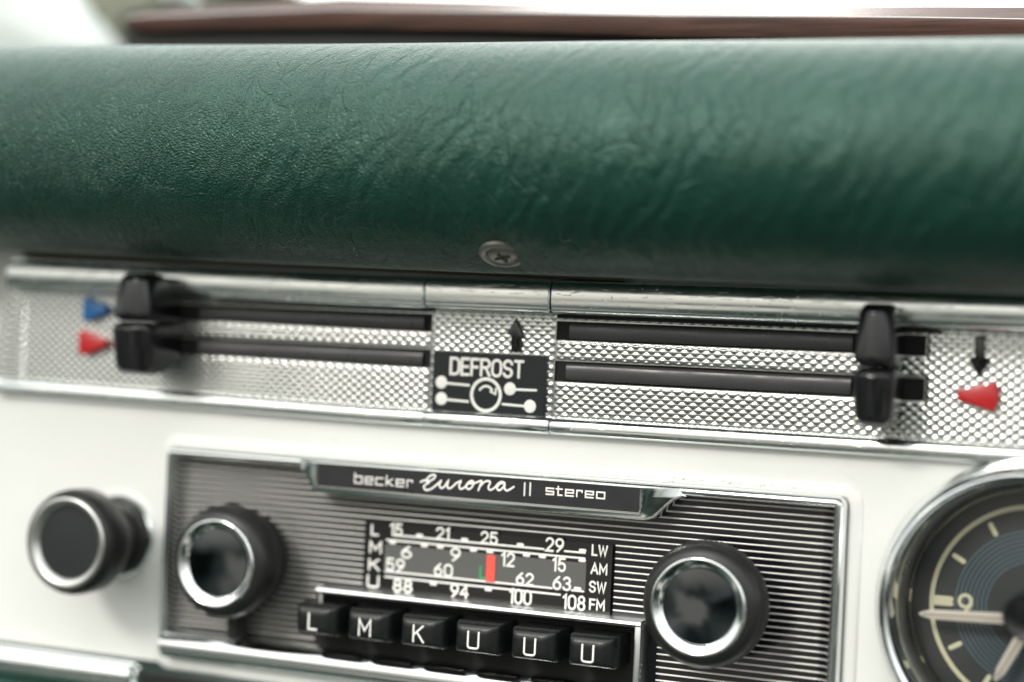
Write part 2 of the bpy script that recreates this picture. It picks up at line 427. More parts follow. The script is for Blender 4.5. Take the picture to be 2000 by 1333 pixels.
# ------------------------------------------------------------------ dashboard panel
dash = thing('dashboard', 'white enamelled dashboard panel that carries the radio and clock', 'dashboard', (0, 0, -40))
bm = BM()
xs = sorted(set([-240+i*6 for i in range(24)]+[-96]+[-90+i*6 for i in range(30)]+[84]+[93+i*1.0 for i in range(72)]+[170+i*6 for i in range(8)]))
zs = sorted(set([20, 15, 10, 5, 0, -5, -10, -15, -34, -87]+[-19.5-i*1.0 for i in range(73)]), reverse=True)
def panel_y(x, z):
    y = 0.0
    if z > -24: y += 0.0
    if x < -140: y += (x+140)**2*0.0016
    return y
rows = [[bm.verts.new((x, panel_y(x, z)+.6, z)) for x in xs] for z in zs]
HX0, HX1, HZ0, HZ1 = -96, 84, -87, -34
for a, b in zip(rows, rows[1:]):
    for i in range(len(xs)-1):
        mx_, mz_ = (a[i].co.x+a[i+1].co.x)/2, (a[i].co.z+b[i].co.z)/2
        if HX0 < mx_ < HX1 and HZ0 < mz_ < HZ1: continue          # radio opening
        if math.hypot(mx_-128.6, mz_+55.2) < 31.5: continue        # clock opening
        bm.faces.new((a[i], a[i+1], b[i+1], b[i]))
bmesh.ops.delete(bm, geom=[v for v in bm.verts if not v.link_faces], context='VERTS')
panel = part('painted_panel', bm, M_white, dash, 60, loc=(0, 0, 0))
# pressed lip round the radio
bm = BM()
frame_loft(bm, -102.2, 90.2, -93.2, -29.3, 5, [(0, .7), (.25, .25), (1.0, -.15), (2.6, -.25), (3.3, .0), (3.7, .9)], 8)
part('pressed_lip', bm, M_white, dash, 60, loc=(0, 0, 0))
# padded leather roll under the panel, and its bright trim
zt = at(0, 1268, -3).z
bm = BM()
xe = at(262, 1310, -3).x
prof = [(.5, zt+.2), (-1.6, zt), (-3.0, zt-1.0), (-3.6, zt-2.6), (-3.4, zt-4.4), (-2.4, zt-6.4), (-1, zt-7.6), (.5, zt-8)]
extrude_x(bm, prof, [-215, xe-1.5])
extrude_x(bm, [(y*.6, (z-zt+2.5)*.7+zt-2.5) for y, z in prof], [xe-1.5, xe])
part('lower_trim_strip', bm, M_rail, dash, 50)
bm = BM(); box(bm, xe+.5, xe+26, -.4, .4, zt-5.4, zt-1.6, .3); part('vent_slot', bm, M_void, dash, 30)
bm = BM(); box(bm, xe+26.5, 120, -2.6, .3, zt-7.2, zt-2.6, 1.2); part('lower_ledge', bm, M_rail, dash, 40)
bm = BM()
extrude_x(bm, [(0.4, zt-8.0), (-3, zt-8.2), (-5, zt-9.5), (-6, zt-13), (-6, zt-22), (-4, zt-34), (0, zt-40)], [-215+i*20 for i in range(19)])
part('knee_pad', bm, M_leather, dash, 180)

# ------------------------------------------------------------------ top pad
pad = thing('dash_pad', 'padded roll of creased dark green leather along the top of the dashboard', 'dash pad', (0, -17, 15))
def pad_sec(x, R=27.6):
    cz = 43.4-0.017*x if x < 0 else 43.4-.010*x
    if x > 0: R -= .005*x
    cy = -17.5
    k = 1.0
    P = [(32, cz+R*.55), (12, cz+R*.80)]
    for i in range(49):
        a = math.radians(62+i*5.05)            # from upper rear, over the top, down the front, to the underside
        rr = R*k*(1+.020*math.cos(3*a+.4))
        P.append((cy+rr*1.02*math.cos(a), cz+rr*math.sin(a)))
    return P
bm = BM()
xs = [-215+i*1.5 for i in range(260)]
S = []
for x in xs:
    w = .35*math.sin(x*.045+1)+.25*math.sin(x*.021)
    S.append([(x, y+w*(.6 if z > 30 else .25), z+.25*w) for y, z in pad_sec(x)])
loft(bm, S, closed=False)
roll = part('leather_roll', bm, M_leather, pad, 180, loc=(0, 0, 0))
bm = BM()
extrude_x(bm, [(.4, 18.6), (-1.6, 18.4), (-2.4, 17.4), (-2.4, 16.4), (-.5, 15.9)], [-150, -100, -50, 0, 12, 30],
          lambda x, y, z: (x, y, z+(-x*.008 if x < 0 else -x*.02)))
part('backing_edge', bm, M_tan, pad, 60)
# screw with cup washer on the underside
sc = at(981, 499, -22)
# surface normal there
def face_disc(bm, prof, c, nrm, n=40, cap1=True, hole=None):
    q = nrm.to_track_quat('Z', 'Y'); S = []
    for r, h in prof: S.append([c+q @ Vector((r*math.cos(2*math.pi*i/n), r*math.sin(2*math.pi*i/n), h)) for i in range(n)])
    loft(bm, S, True, False, cap1)
# find the point of the pad surface on that ray
d = (at(981, 507, -22)-CAM).normalized(); best = None
for (y0, z0), (y1, z1) in zip(pad_sec(-3), pad_sec(-3)[1:]):
    for k in range(12):
        f = k/12; y, z = y0+(y1-y0)*f, z0+(z1-z0)*f
        t_ = (y-CAM.y)/d.y; p = CAM+d*t_
        e = abs(p.z-z)
        if z < 40 and y < -17 and (best is None or e < best[0]): best = (e, y, z, p.x, (y1-y0, z1-z0))
_, sy, sz_, sx_, tg = best
nrm = Vector((0.06, tg[1], -tg[0])).normalized()
if nrm.dot(Vector((0, sy+17.5, sz_-43.4))) < 0: nrm = Vector((.06, -tg[1], tg[0])).normalized()
nrm = Vector((.12, -.42, -.88)).normalized()
scp = Vector((sx_, sy, sz_))
for v in roll.data.vertices:
    d_ = (v.co/MM-scp).length
    if d_ < 22: v.co -= nrm*MM*(1.5*math.exp(-(d_/6.5)**2)+.12*math.sin(6*math.atan2(v.co.x/MM-scp.x, v.co.z/MM-scp.z))*math.exp(-((d_-8)/3.5)**2))
scp = scp-nrm*1.0
bm = BM(); face_disc(bm, [(5.8, -1.0), (5.6, -.1), (5.1, .3), (4.3, .35), (3.7, -.1), (3.3, -.8)], scp, nrm, 48, False)
screw = part('screw_washer', bm, M_steel, pad, 50, loc=scp)
bm = BM(); face_disc(bm, [(3.5, -.6), (3.5, .1), (3.2, .45), (2.2, .62)], scp, nrm, 48, True)
head = part('screw', bm, M_steel, pad, 40, loc=scp)
bm = BM(); q = nrm.to_track_quat('Z', 'Y')
for a in (25, 115):
    m = Matrix.Translation(scp+nrm*.6) @ q.to_matrix().to_4x4() @ Matrix.Rotation(math.radians(a), 4, 'Z') @ Matrix.Diagonal((3.9, .85, .5, 1))
    bmesh.ops.create_cube(bm, size=1, matrix=m)
part('cross_recess', bm, mat('recess_black', (.02, .018, .015), .5, .6), head, None, loc=scp)  # near-black bars lie in the screw head as its cross

# ------------------------------------------------------------------ wood rail and things beyond the pad
wood = thing('wooden_rail', 'varnished dark red wooden rail running behind the green leather roll', 'wooden trim', (0, 34, 72))
rows = [(248, 30, 33, 60), (262, 24, 31, 60), (300, 20, 29, 60), (430, 8, 24, 58), (650, -3, 16, 56), (900, 3, 21, 60), (1100, 8, 24, 65), (1300, 12, 28, 71), (1600, 12, 30, 77), (1800, 12, 32, 76), (2000, 13, 35, 74), (2250, 15, 39, 76)]
bm = BM(); S = []
for i, (px, t0, m0, b0) in enumerate(rows):
    a = at(px, b0, 31); b = at(px, m0, 31); c = at(px, t0, 36)
    if px <= 262: k = 1.5 if px == 248 else .3
    else: k = 0
    x = b.x
    S.append([(x, 46, a.z+k), (x, 33, a.z-.3+k), (x, 31.4, a.z+k*.8), (x, 31, a.z+.5+k), (x, 31, b.z-.4), (x, 31.6, b.z), (x, 35, b.z+.1), (x, 35.6, b.z+.4), (x, 36, c.z-.3), (x, 37, c.z), (x, 60, c.z+.5)])
loft(bm, S, closed=False)
f0 = [bm.verts.new(p) for p in S[0]]; bm.faces.new(f0)
part('rail', bm, M_wood, wood, 40)
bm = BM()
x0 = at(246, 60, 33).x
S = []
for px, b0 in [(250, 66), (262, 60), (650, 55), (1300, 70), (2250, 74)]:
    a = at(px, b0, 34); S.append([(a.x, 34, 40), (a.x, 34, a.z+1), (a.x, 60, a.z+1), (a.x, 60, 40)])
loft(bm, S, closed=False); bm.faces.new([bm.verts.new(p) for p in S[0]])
part('dark_board', bm, M_dark, wood, 40)  # black board closing the gap between wood rail and pad

bm = BM()
def pxpoly(pts, y): return [(at(px, py, y).x, at(px, py, y).z) for px, py in pts]
poly_prism(bm, list(reversed(pxpoly([(-160, 140), (-160, -60), (20, -60), (52, -10), (84, 26), (110, 58), (122, 85), (124, 140)], 90))), 128, 90, 3)
tag(part('windscreen_pillar', bm, M_pillar, None, 50, loc=(-190, 95, 60)), 'blurred white painted shape beyond the left end of the green roll', 'pillar')
bm = BM()
poly_prism(bm, list(reversed(pxpoly([(20, 140), (20, -120), (560, -120), (520, -30), (440, 0), (330, 10), (262, 30), (215, 50), (190, 140)], 150))), 175, 150, 4)
tag(part('folded_cover', bm, M_khaki, None, 50, loc=(-170, 150, 60)), 'blurred khaki cloth shape between the white pillar and wooden rail', 'cover')
bm = BM(); c = at(353, -4, 60)
lathe(bm, c.x, c.z, [(.1, 52), (2, 52.5), (3.4, 54), (3.9, 57), (3.4, 60), (1.6, 62), (1.2, 70)], 24, True, True)
tag(part('fastener_knob', bm, M_pillar, None, 60, loc=(c.x, 62, c.z-4)), 'small pale blurred knob standing on top of the wooden rail', 'knob')

# ------------------------------------------------------------------ heater control panel
heat = thing('heater_control_panel', 'long bright metal heater control strip with knurled face under the green roll', 'control panel', (0, 0, -4))
XL, XJ1, XJ2, XR = -152.5, -22.3, 12.0, 170
def rise(x): return 0.0 if x > -40 else (-x-40)*.012
UP = [(.4, 15.5), (-3.6, 15.4), (-4.7, 15.1), (-5.2, 14.6), (-5.45, 13.8), (-5.6, 12.4), (-5.65, 10.8), (-5.55, 9.2), (-5.25, 8.2), (-4.5, 7.4), (-3.2, 7.0), (-1.4, 7.1), (-.2, 7.6)]
LO = [(-.1, -18.2), (-1.6, -18.4), (-2.3, -18.8), (-2.7, -19.7), (-2.9, -21.0), (-2.6, -22.0), (-1.6, -22.6), (.5, -22.7)]
def shiftz(x, y, z): return (x, y, z+rise(x))
def slant(x, y, z): return (x-(15.5-z)*.16 if x < -151.9 else x, y, z+rise(x))
for (a, b) in ((XL, XJ1-.15), (XJ1+.05, XJ2-.2), (XJ2+.1, XR)):
    for nm, pf in (('upper_rail', UP), ('lower_rail', LO)):
        bm = BM(); n = max(2, int((b-a)/8))
        xs = [a]+[a+.35]+[a+(b-a)*i/n for i in range(1, n)]+[b-.35, b]
        pc = (sum(p[0] for p in pf)/len(pf), sum(p[1] for p in pf)/len(pf))
        S = []
        for x in xs:
            k = .94 if x in (a, b) else 1
            S.append([slant(x, min(.5, y*k), pc[1]+(z-pc[1])*k) for y, z in pf])
        loft(bm, S, closed=False)
        for s in (S[0], S[-1]): bm.faces.new([bm.verts.new(p) for p in s]+[])
        part(nm, bm, M_rail, heat, 40, loc=(0, 0, 0))
SLOTS = [(XJ2-.2, 103, .8, 5.5), (XJ2-.2, 103, -9.4, -4.4), (-101, XJ1-.1, 1.4, 6.0), (-101, XJ1-.1, -7.8, -3.1)]
def knurl(x, z):
    d = 9.0
    for sx0, sx1, sz0, sz1 in SLOTS:
        dx = max(sx0-x, x-sx1, 0); dz = max(sz0-z, z-sz1, 0); d = min(d, math.hypot(dx, dz))
    d = min(d, abs(x-XJ1), abs(x-XJ2), 9)
    k = max(0.0, min(1.0, (d-.35)/.35))
    a = 0.0
    for ox, oz in ((0, 0), (1.375, 1.05)):
        dx = (x+ox) % 2.75-1.375; dz_ = (z+oz) % 2.1-1.05
        a = max(a, 1-(dx/1.42)**2-(dz_/.80)**2)
    return -.10-.25*a*k
for (a, b) in ((-156, XJ1-.1), (XJ1, XJ2-.1), (XJ2, 142)):
    bm = BM(); nx = int((b-a)/.275); nz = 150
    xs = [a+(b-a)*i/nx for i in range(nx+1)]; zs = [-18.8+(7.6+18.8)*j/nz for j in range(nz+1)]
    vv = [[bm.verts.new(slant(x, knurl(x, z), z) if x < -150 else (x, knurl(x, z), z+rise(x)*.5)) for x in xs] for z in zs]
    for j in range(nz):
        zc = (zs[j]+zs[j+1])/2
        for i in range(nx):
            xc = (xs[i]+xs[i+1])/2
            if any(s[0] < xc < s[1] and s[2] < zc < s[3] for s in SLOTS): continue
            bm.faces.new((vv[j][i], vv[j][i+1], vv[j+1][i+1], vv[j+1][i]))
    part('knurled_plate', bm, M_knurl, heat, 180, loc=(0, 0, 0))
for s in SLOTS:
    bm = BM(); x0, x1, z0, z1 = s
    v = [(x0, z0), (x1, z0), (x1, z1), (x0, z1)]
    loft(bm, [[(x, -.05, z) for x, z in v], [(x, .5, z) for x, z in v]], True, False, True)
    part('slot', bm, M_void, heat, None)
for (x0, x1) in ((12.3, 106), (-86, -22.6)):
    bm = BM(); box(bm, x0, x1, -1.3, .2, 6.15 if x0 > 0 else 6.5, 7.25, .1); part('painted_shadow_strip', bm, M_void, heat, None)  # solid black strips put in as the shade under the upper rail
# slide strips lying in the slots
for (x0, x1, z0, z1) in ((15.5, 86, 1.0, 5.0), (15.0, 86, -9.1, -4.9), (-92, -24.5, 1.7, 5.4), (-92, -24.5, -7.4, -3.7)):
    zc_, hz_ = (z0+z1)/2, (z1-z0)/2
    bm = BM(); extrude_x(bm, [(.45-.95*math.sin(math.radians(a_))**.6, zc_+hz_*math.cos(math.radians(a_))) for a_ in (0, 12, 30, 50, 70, 90, 110, 130, 150, 168, 180)],
                         [x0+(x1-x0)*i/40 for i in range(41)], lambda x, y, z: (x, y+.06*math.sin(x*.21+z*.3), z)); part('slide_strip', bm, M_track, heat, 40)

def lever(px0, px1, pyt, pyb, ybase, slot, up, label):
    yf = -17.0
    a = at(px0, pyt, yf); b = at(px1, pyb, yf)
    x0, x1, z1, z0 = a.x, b.x, a.z, b.z
    sx0 = (x0+x1)/2
    t = thing('slide_lever', label, 'lever', (sx0, 0, (slot[2]+slot[3])/2), 'black heater levers')
    bm = BM(); zs0, zs1 = slot[2]+.3, slot[3]-.3
    def tp(x, y, z):
        k = (z-z0)/(z1-z0) if up else (z1-z)/(z1-z0)
        k = max(0, min(1, k))
        return (sx0+(x-sx0)*(1-.20*k*k), y+(.0 if y > -14 else 1.5*k*k), z)
    dz = .8
    def sec(wx, dzt, dzb, r, y): return (sx0-wx/2, sx0+wx/2, z0+dzb, z1-dzt, r, y)
    w = x1-x0
    far = (5.2, .3) if up else (.3, 4.6)
    mid = (1.9, .1) if up else (.1, 2.0)
    rect_loft(bm, [sec(w*.80, far[0]+1.0*up, far[1]+1.0*(not up), 1.0, .3), sec(w*.84, far[0]-1.5*up, far[1]-1.5*(not up), 1.0, -1.2), sec(w*.86, mid[0], mid[1], 1.2, -4.0),
                   sec(w*.90, .4*up, .4*(not up), 1.3, -7.5), sec(w*.97, .0, .0, 1.4, -12), sec(w, 0, 0, 2.4, yf+2), sec(w*.96, .15+.3*up, .15+.3*(not up), 2.4, yf+.9), sec(w*.80, .7, .7, 1.4, yf+.1), sec(w*.30, 1.5, 1.5, .6, yf-.9), sec(w*.06, 2.4, 2.4, .1, yf-1.0)], fn=tp)
    part('grip', bm, M_black, t, 40)
    bm = BM(); box(bm, sx0-2.2, sx0+2.2, -3, .3, zs0, zs1, .3); part('stem', bm, M_black, t, 40)
    return t
lever(1668, 1744, 590, 720, 0, SLOTS[0], True, 'upper right black slide lever sticking up beside the black down arrow')
lever(1663, 1741, 717, 838, 0, SLOTS[1], False, 'lower right black slide lever hanging toward the bottom rail')
lever(220, 290, 531, 629, 0, SLOTS[2], True, 'upper left black slide lever beside the blue marker')
lever(215, 288, 627, 734, 0, SLOTS[3], False, 'lower left black slide lever beside the red wedge at far left')

def wedge(pts, m, nm, h=2.0):
    bm = BM(); P = pxpoly(pts, -.6-h/2)
    poly_prism(bm, P, .2, -.6-h, .55); return part(nm, bm, m, heat, 35)
wedge([(1870, 763), (1944, 746), (1949, 757), (1951, 775), (1947, 792), (1940, 804), (1870, 781)], M_red, 'heat_marker').__setitem__('label', 'glossy red wedge marker below the right black arrow')
wedge([(166, 582), (174, 580), (211, 600), (211, 610), (172, 628), (164, 624)], M_blue, 'heat_marker').__setitem__('label', 'blue wedge marker at the left end')
wedge([(156, 648), (166, 644), (209, 664), (209, 677), (166, 694), (156, 690)], M_red, 'heat_marker').__setitem__('label', 'red wedge marker at the left end')
wedge([(998, 687), (998, 651), (991, 650), (1007, 622), (1022, 652), (1017, 652), (1016, 688)], M_black, 'arrow', 1.0).__setitem__('label', 'black arrow pointing up')
wedge([(1904, 656), (1924, 657), (1922, 704), (1932, 705), (1911, 738), (1893, 703), (1903, 703)], M_black, 'arrow', 1.2).__setitem__('label', 'black arrow pointing down')

# label plate
bm = BM()
rect_loft(bm, [(-21.1, 10.1, -18.5, -3.4, .3, .1), (-21.1, 10.1, -18.5, -3.4, .3, -.9), (-20.9, 9.9, -18.3, -3.6, .2, -1.1)])
plate = part('label_plate', bm, M_label, heat, 30)
bm = BM(); wbox(bm, list('DEFROST'), 879, 1023, 697, 741, .72, -1.1, .2)
part('defrost_lettering', bm, M_print, plate, 60)
bm = BM(); yy = -1.1
def ppt(px, py): p = at(px, py, yy); return (p.x, p.z)
def dot(px, py, r):
    p = ppt(px, py); S = []
    for rr, h in ((r, 0), (r*.9, .07), (r*.3, .1)): S.append([(p[0]+rr*math.cos(a*math.pi/12), yy-h, p[1]+rr*math.sin(a*math.pi/12)) for a in range(24)])
    loft(bm, S, True, False, True)
for cxp, cyp, ex, ey in ((862, 747, 916, 753), (862, 779, 914, 785), (996, 760, 1047, 763), (1035, 794, 982, 790)):
    dot(cxp, cyp, 1.62); stroke(bm, [ppt(cxp, cyp+1), ppt(ex, ey)], .62, yy)
c = ppt(949, 772); stroke(bm, arc(c[0], c[1], 3.95, 4.0, 0, 360, 40), .85, yy, closed=True)
stroke(bm, arc(c[0], c[1]-.1, 2.1, 2.3, 145, 40, 10), .6, yy)
p = ppt(967, 768); stroke(bm, [(p[0]-1.3, p[1]+.3), (p[0]+.1, p[1]-.3), (p[0]+.2, p[1]+1.1)], .5, yy)
part('pictogram', bm, M_print, plate, 60)

# ------------------------------------------------------------------ radio
radio = thing('car_radio', 'black faced car radio in a chrome frame with six push buttons', 'radio', (-6, 0, -89))
RX0, RX1, RZ0, RZ1 = -98.8, 86.7, -89.5, -32.4
bm = BM()
frame_loft(bm, RX0, RX1, RZ0, RZ1, 2.2, [(0, .5), (0, -1.5), (.25, -2.9), (.8, -3.8), (1.5, -4.1), (2.1, -3.8), (2.5, -3.0), (2.7, -2.0), (2.8, 1.6), (1.0, 1.6)], 6)
frame = part('chrome_frame', bm, M_chrome, radio, 50)
bm = BM()   # heavier lower bar
zb = -89.3
extrude_x(bm, [(1, zb+7.6), (-1.6, zb+7.4), (-3.6, zb+6.4), (-4.9, zb+4.8), (-5.2, zb+3.0), (-4.4, zb+1.2), (-2, zb+.1), (.5, zb-.2)], [-98.0, -97.2, -70, -40, -10, 20, 50, 85],
          lambda x, y, z: (x, y if x > -97.9 else y*.6, z if x > -97.9 else zb+3.6+(z-zb-3.6)*.8))
part('lower_bar', bm, M_chrome, radio, 50)
# ribbed face: black plate with silver lines, turned forward at both ends
bm = BM()
sec = lambda z: [(RX0+2.4, -1.6, z), (RX0+2.9, -.4, z), (RX0+4.2, 1.0, z), (RX0+6, 1.3, z), (RX1-6, 1.3, z), (RX1-4.2, 1.0, z), (RX1-2.9, -.4, z), (RX1-2.4, -1.6, z)]
loft(bm, [sec(-34), sec(-50), sec(-70), sec(-88)], closed=False)
face = part('face_plate', bm, M_face, radio, 60)
bm = BM()
z = -36.2
def rib(xa, xb, z):
    full = sec(z)
    pts = [p for p in full if xa-.01 <= p[0] <= xb+.01]
    def yat(x):
        for p, q in zip(full, full[1:]):
            if p[0] <= x <= q[0]: return p[1]+(q[1]-p[1])*(x-p[0])/(q[0]-p[0])
        return 1.3
    pts = sorted([(xa, yat(xa))]+[(p[0], p[1]) for p in pts if xa < p[0] < xb]+[(xb, yat(xb))])
    S = [[(x, y+.05, z+.25), (x, y-.22, z+.19), (x, y-.28, z), (x, y-.22, z-.19), (x, y+.05, z-.25)] for x, y in pts]
    loft(bm, S, closed=False)
while z > -86:
    L, Rr = RX0+2.6, RX1-2.6
    if -66.8 < z < -48.2: rib(L, -39.6, z); rib(29.6, Rr, z)
    elif z < -66.8: rib(L, -53, z); rib(41.3, Rr, z)
    else: rib(L, Rr, z)
    z -= 1.575
part('silver_ribs', bm, M_line, face, 60)
# name plate tab
bm = BM()
out1 = [(-57.5, -35.1), (-57, -33.2), (47.6, -33.2), (48.4, -35.1), (45.6, -36.2), (43.0, -38.5), (41.0, -40.8), (38.6, -41.6), (-50.6, -41.6), (-52.4, -40.6), (-54.6, -37.4)]
in1 = [(-50.2, -34.2), (-50.2, -33.7), (37.7, -33.7), (37.7, -34.2), (37.7, -35.6), (37.7, -37.2), (37.7, -38.6), (37.6, -39.6), (-50.1, -39.6), (-50.2, -39.2), (-50.2, -37.0)]
def yo(x): return -5.4+2.0*max(0, min(1, (x-37.7)/12 if x > 0 else (-50.2-x)/9))
mid1 = [(a+(c-a)*.10, b+(d-b)*.25) for (a, b), (c, d) in zip(out1, in1)]
loft(bm, [[(x, 1.2, z) for x, z in out1], [(x, yo(x)+1.2, z) for x, z in out1], [(x, yo(x)+.3, z+(.12 if z < -36 else 0)) for x, z in out1], [(x, yo(x)-.5, z) for x, z in mid1],
          [(a+(c-a)*.75, -6.1+(yo(a)+5.4)*.2, b+(d-b)*.7) for (a, b), (c, d) in zip(out1, in1)], [(x, -6.0, z) for x, z in in1], [(x, -5.3, z) for x, z in in1]])
part('name_plate_surround', bm, M_chrome, radio, 44)
bm = BM()
rect_loft(bm, [(-50.2, 37.7, -39.55, -33.65, .1, 0), (-50.2, 37.7, -39.55, -33.65, .1, -5.9)])
npl = part('name_plate', bm, M_name, radio, 30)
bm = BM(); y = -5.9
def wp(keys, px0, px1, pyt, pyb, w, gap): 
    a = at(px0, pyt, y); b = at(px1, pyb, y); write(bm, keys, a.x, b.x, b.z, a.z, w, y, gap)
# heights given for the x-height
wp(['b_', 'e_', 'c_', 'k_', 'e_', 'r_'], 692, 806, 929, 954, .36, .42)
wp(['s_', 't_', 'e_', 'r_', 'e_', 'o_'], 1066, 1182, 952, 976.5, .40, .42)
for xx in (1025, 1036):
    a = at(xx, 944, y); b = at(xx-1, 968, y); stroke(bm, [(a.x, a.z), (b.x, b.z)], .42, y)
# flowing script word, control points read in photo pixels, then smoothed
def smooth(pts, k=4):
    out = []
    for i in range(len(pts)-1):
        p0 = pts[max(0, i-1)]; p1 = pts[i]; p2 = pts[i+1]; p3 = pts[min(len(pts)-1, i+2)]
        for j in range(k):
            t = j/k
            out.append(tuple(.5*((2*p1[c])+(-p0[c]+p2[c])*t+(2*p0[c]-5*p1[c]+4*p2[c]-p3[c])*t*t+(-p0[c]+3*p1[c]-3*p2[c]+p3[c])*t**3) for c in (0, 1)))
    out.append(pts[-1]); return out
Z4 = lambda u, v: (580+u/2.857, 870+v/2.857)
script = [
    [(690, 205), (712, 196), (740, 200), (765, 185), (772, 170), (755, 166), (735, 178), (722, 198), (735, 210), (722, 216), (708, 232), (718, 250), (745, 246), (775, 225), (805, 198)],
    [(805, 198), (795, 222), (805, 240), (825, 228), (845, 198), (838, 226), (848, 242), (868, 232), (888, 212), (905, 205), (915, 200), (905, 226), (912, 244), (935, 236), (955, 210), (972, 200), (985, 206), (978, 232), (958, 246), (945, 234), (955, 214), (985, 214), (1012, 204)],
    [(1012, 204), (1030, 200), (1022, 226), (1012, 252)],
    [(1020, 232), (1045, 206), (1068, 200), (1078, 208), (1068, 236), (1078, 250), (1100, 240), (1122, 216), (1140, 205), (1158, 212), (1150, 236), (1128, 252), (1116, 240), (1130, 218), (1158, 212), (1158, 240), (1170, 254), (1190, 246), (1210, 232)]]
for s in script:
    P = [at(*Z4(*q), y) for q in smooth(s)]
    stroke(bm, [(p.x, p.z) for p in P], .5, y, .06)
part('name_lettering', bm, M_print, npl, 60)

# tuning dial
bm = BM(); rect_loft(bm, [(-39.1, 29.1, -65.7, -48.7, .2, 1.2), (-39.1, 29.1, -65.7, -48.7, .2, .3)])
dial = part('tuning_dial', bm, M_dialblk, radio, 30)
yd = .3
def dz(px, py): p = at(px, py, yd); return p.x, p.z
a = at(755, 1063, yd); b = at(1143, 1156, yd)
bm = BM(); box(bm, a.x-.4, b.x, .2, .6, at(755, 1118, yd).z, a.z); bm2 = bm
part('scale_window', bm2, M_dialgrey, dial, None)
bm = BM(); yt = .18
def lw(keys, x0, x1, t0, b0, w=.5, g_=.24): wbox(bm, keys, x0, x1, t0, b0, w, yt, g_)
for k, x0, x1, t0, b0 in (('15', 762, 786, 1021, 1049), ('21', 852, 878, 1029, 1057), ('25', 939, 972, 1037, 1066), ('29', 1066, 1101, 1049, 1081),
                        ('6', 784, 804, 1065, 1093), ('9', 880, 899, 1069, 1099), ('12', 979, 1005, 1078, 1109), ('15', 1079, 1105, 1088, 1119),
                        ('59', 754, 790, 1089, 1119), ('60', 848, 884, 1099, 1129), ('62', 1008, 1042, 1117, 1146), ('63', 1080, 1115, 1124, 1156),
                        ('88', 768, 805, 1130, 1160), ('94', 880, 915, 1139, 1171), ('100', 995, 1038, 1149, 1184), ('108', 1099, 1143, 1160, 1195),
                        ('LW', 1156, 1187, 1063, 1089), ('AM', 1154, 1186, 1099, 1125), ('SW', 1151, 1184, 1134, 1161), ('FM', 1151, 1181, 1169, 1195),
                        ('L', 725, 740, 1024, 1048), ('M', 722, 745, 1056, 1083), ('K', 720, 741, 1090, 1117), ('U', 717, 740, 1122, 1150)):
    lw(list(k), x0, x1, t0, b0, .55 if x0 < 1150 else .48)
def hl(x0, y0, x1, y1, w=.55):
    p = at(x0, y0, yt); q = at(x1, y1, yt); stroke(bm, [(p.x, p.z), (q.x, p.z)], w, yt)
zA = at(1142, 1080.6, yt).z; zB = at(1142, 1091.5, yt).z; zC = at(1142, 1156, yt).z; zD = at(1092, 1162, yt).z
xa, xb = at(755, 1063, yt).x, at(1142, 1090, yt).x
stroke(bm, [(xa+2, zA), (at(1062, 1074, yt).x, zA)], .5, yt); stroke(bm, [(at(1103, 1078, yt).x, zA), (xb, zA)], .5, yt)
stroke(bm, [(xa, zB), (xb, zB)], .5, yt)
stroke(bm, [(xa, zC), (at(1078, 1148, yt).x, zC)], .5, yt); stroke(bm, [(at(1117, 1155, yt).x, zC), (xb, zC)], .5, yt)
stroke(bm, [(xa, zD), (at(1094, 1160, yt).x, zD)], .5, yt)
def blk(xpx, z, up):
    x = at(xpx, 1100, yt).x; stroke(bm, [(x-.6, z+.55*up), (x+.6, z+.55*up)], .8, yt)
for u in (450, 790, 1210, 1680): blk(700+u/3.846, zA, 1)
for u in (250, 490, 610, 860, 985, 1260, 1380, 1680): blk(700+u/3.846, zB, -1)
for u in (570, 985): blk(700+u/3.846, zD, -1)
blk(700+1655/3.846, zC, 1)
part('scale_print', bm, M_print, dial, 60)
bm = BM(); a = at(951, 1084, .1); b = at(966, 1138, .1); box(bm, a.x, b.x, -.02, .18, b.z, a.z, .05); part('needle', bm, M_needle, dial, None)
bm = BM(); wbox(bm, ['L'], 937, 948, 1105, 1132, .5, yt); part('band_mark', bm, M_green, dial, 60)

# button bay
BX0, BX1 = -52.5, 39.0
bz1 = at(930, 1186, -5).z-.15
bm = BM(); box(bm, BX0+1, BX1-1, .2, 1.2, -86, bz1-1, 0); part('button_bay', bm, M_void, radio, None)
bm = BM()
zt_ = bz1+.9
xl = at(615, 1155, -5).x; xr = at(1252, 1225, -5).x
pr = [(1.3, zt_), (-3.8, zt_), (-4.9, zt_-.3), (-5.3, zt_-.9), (-4.9, zt_-1.5), (-3.8, zt_-1.8), (1.3, zt_-1.7)]
S = [[(xl+k, y*s, zt_-.9+(z-zt_+.9)*s) for y, z in pr] for k, s in ((0, .8), (.4, 1))]+[[(xr-.1, y, z) for y, z in pr]]
loft(bm, S, closed=False); bm.faces.new([bm.verts.new(p) for p in S[0]])
box(bm, xr-1.6, xr, -5.0, 1.3, -86.5, zt_-.4, .35)
box(bm, xl-.2, xl+.8, -2.5, 1.3, -72, zt_-.6, .2)
part('button_surround', bm, wear(mat('brushed_chrome', (.80, .82, .82), .3, 1), .26, .36), radio, 40)
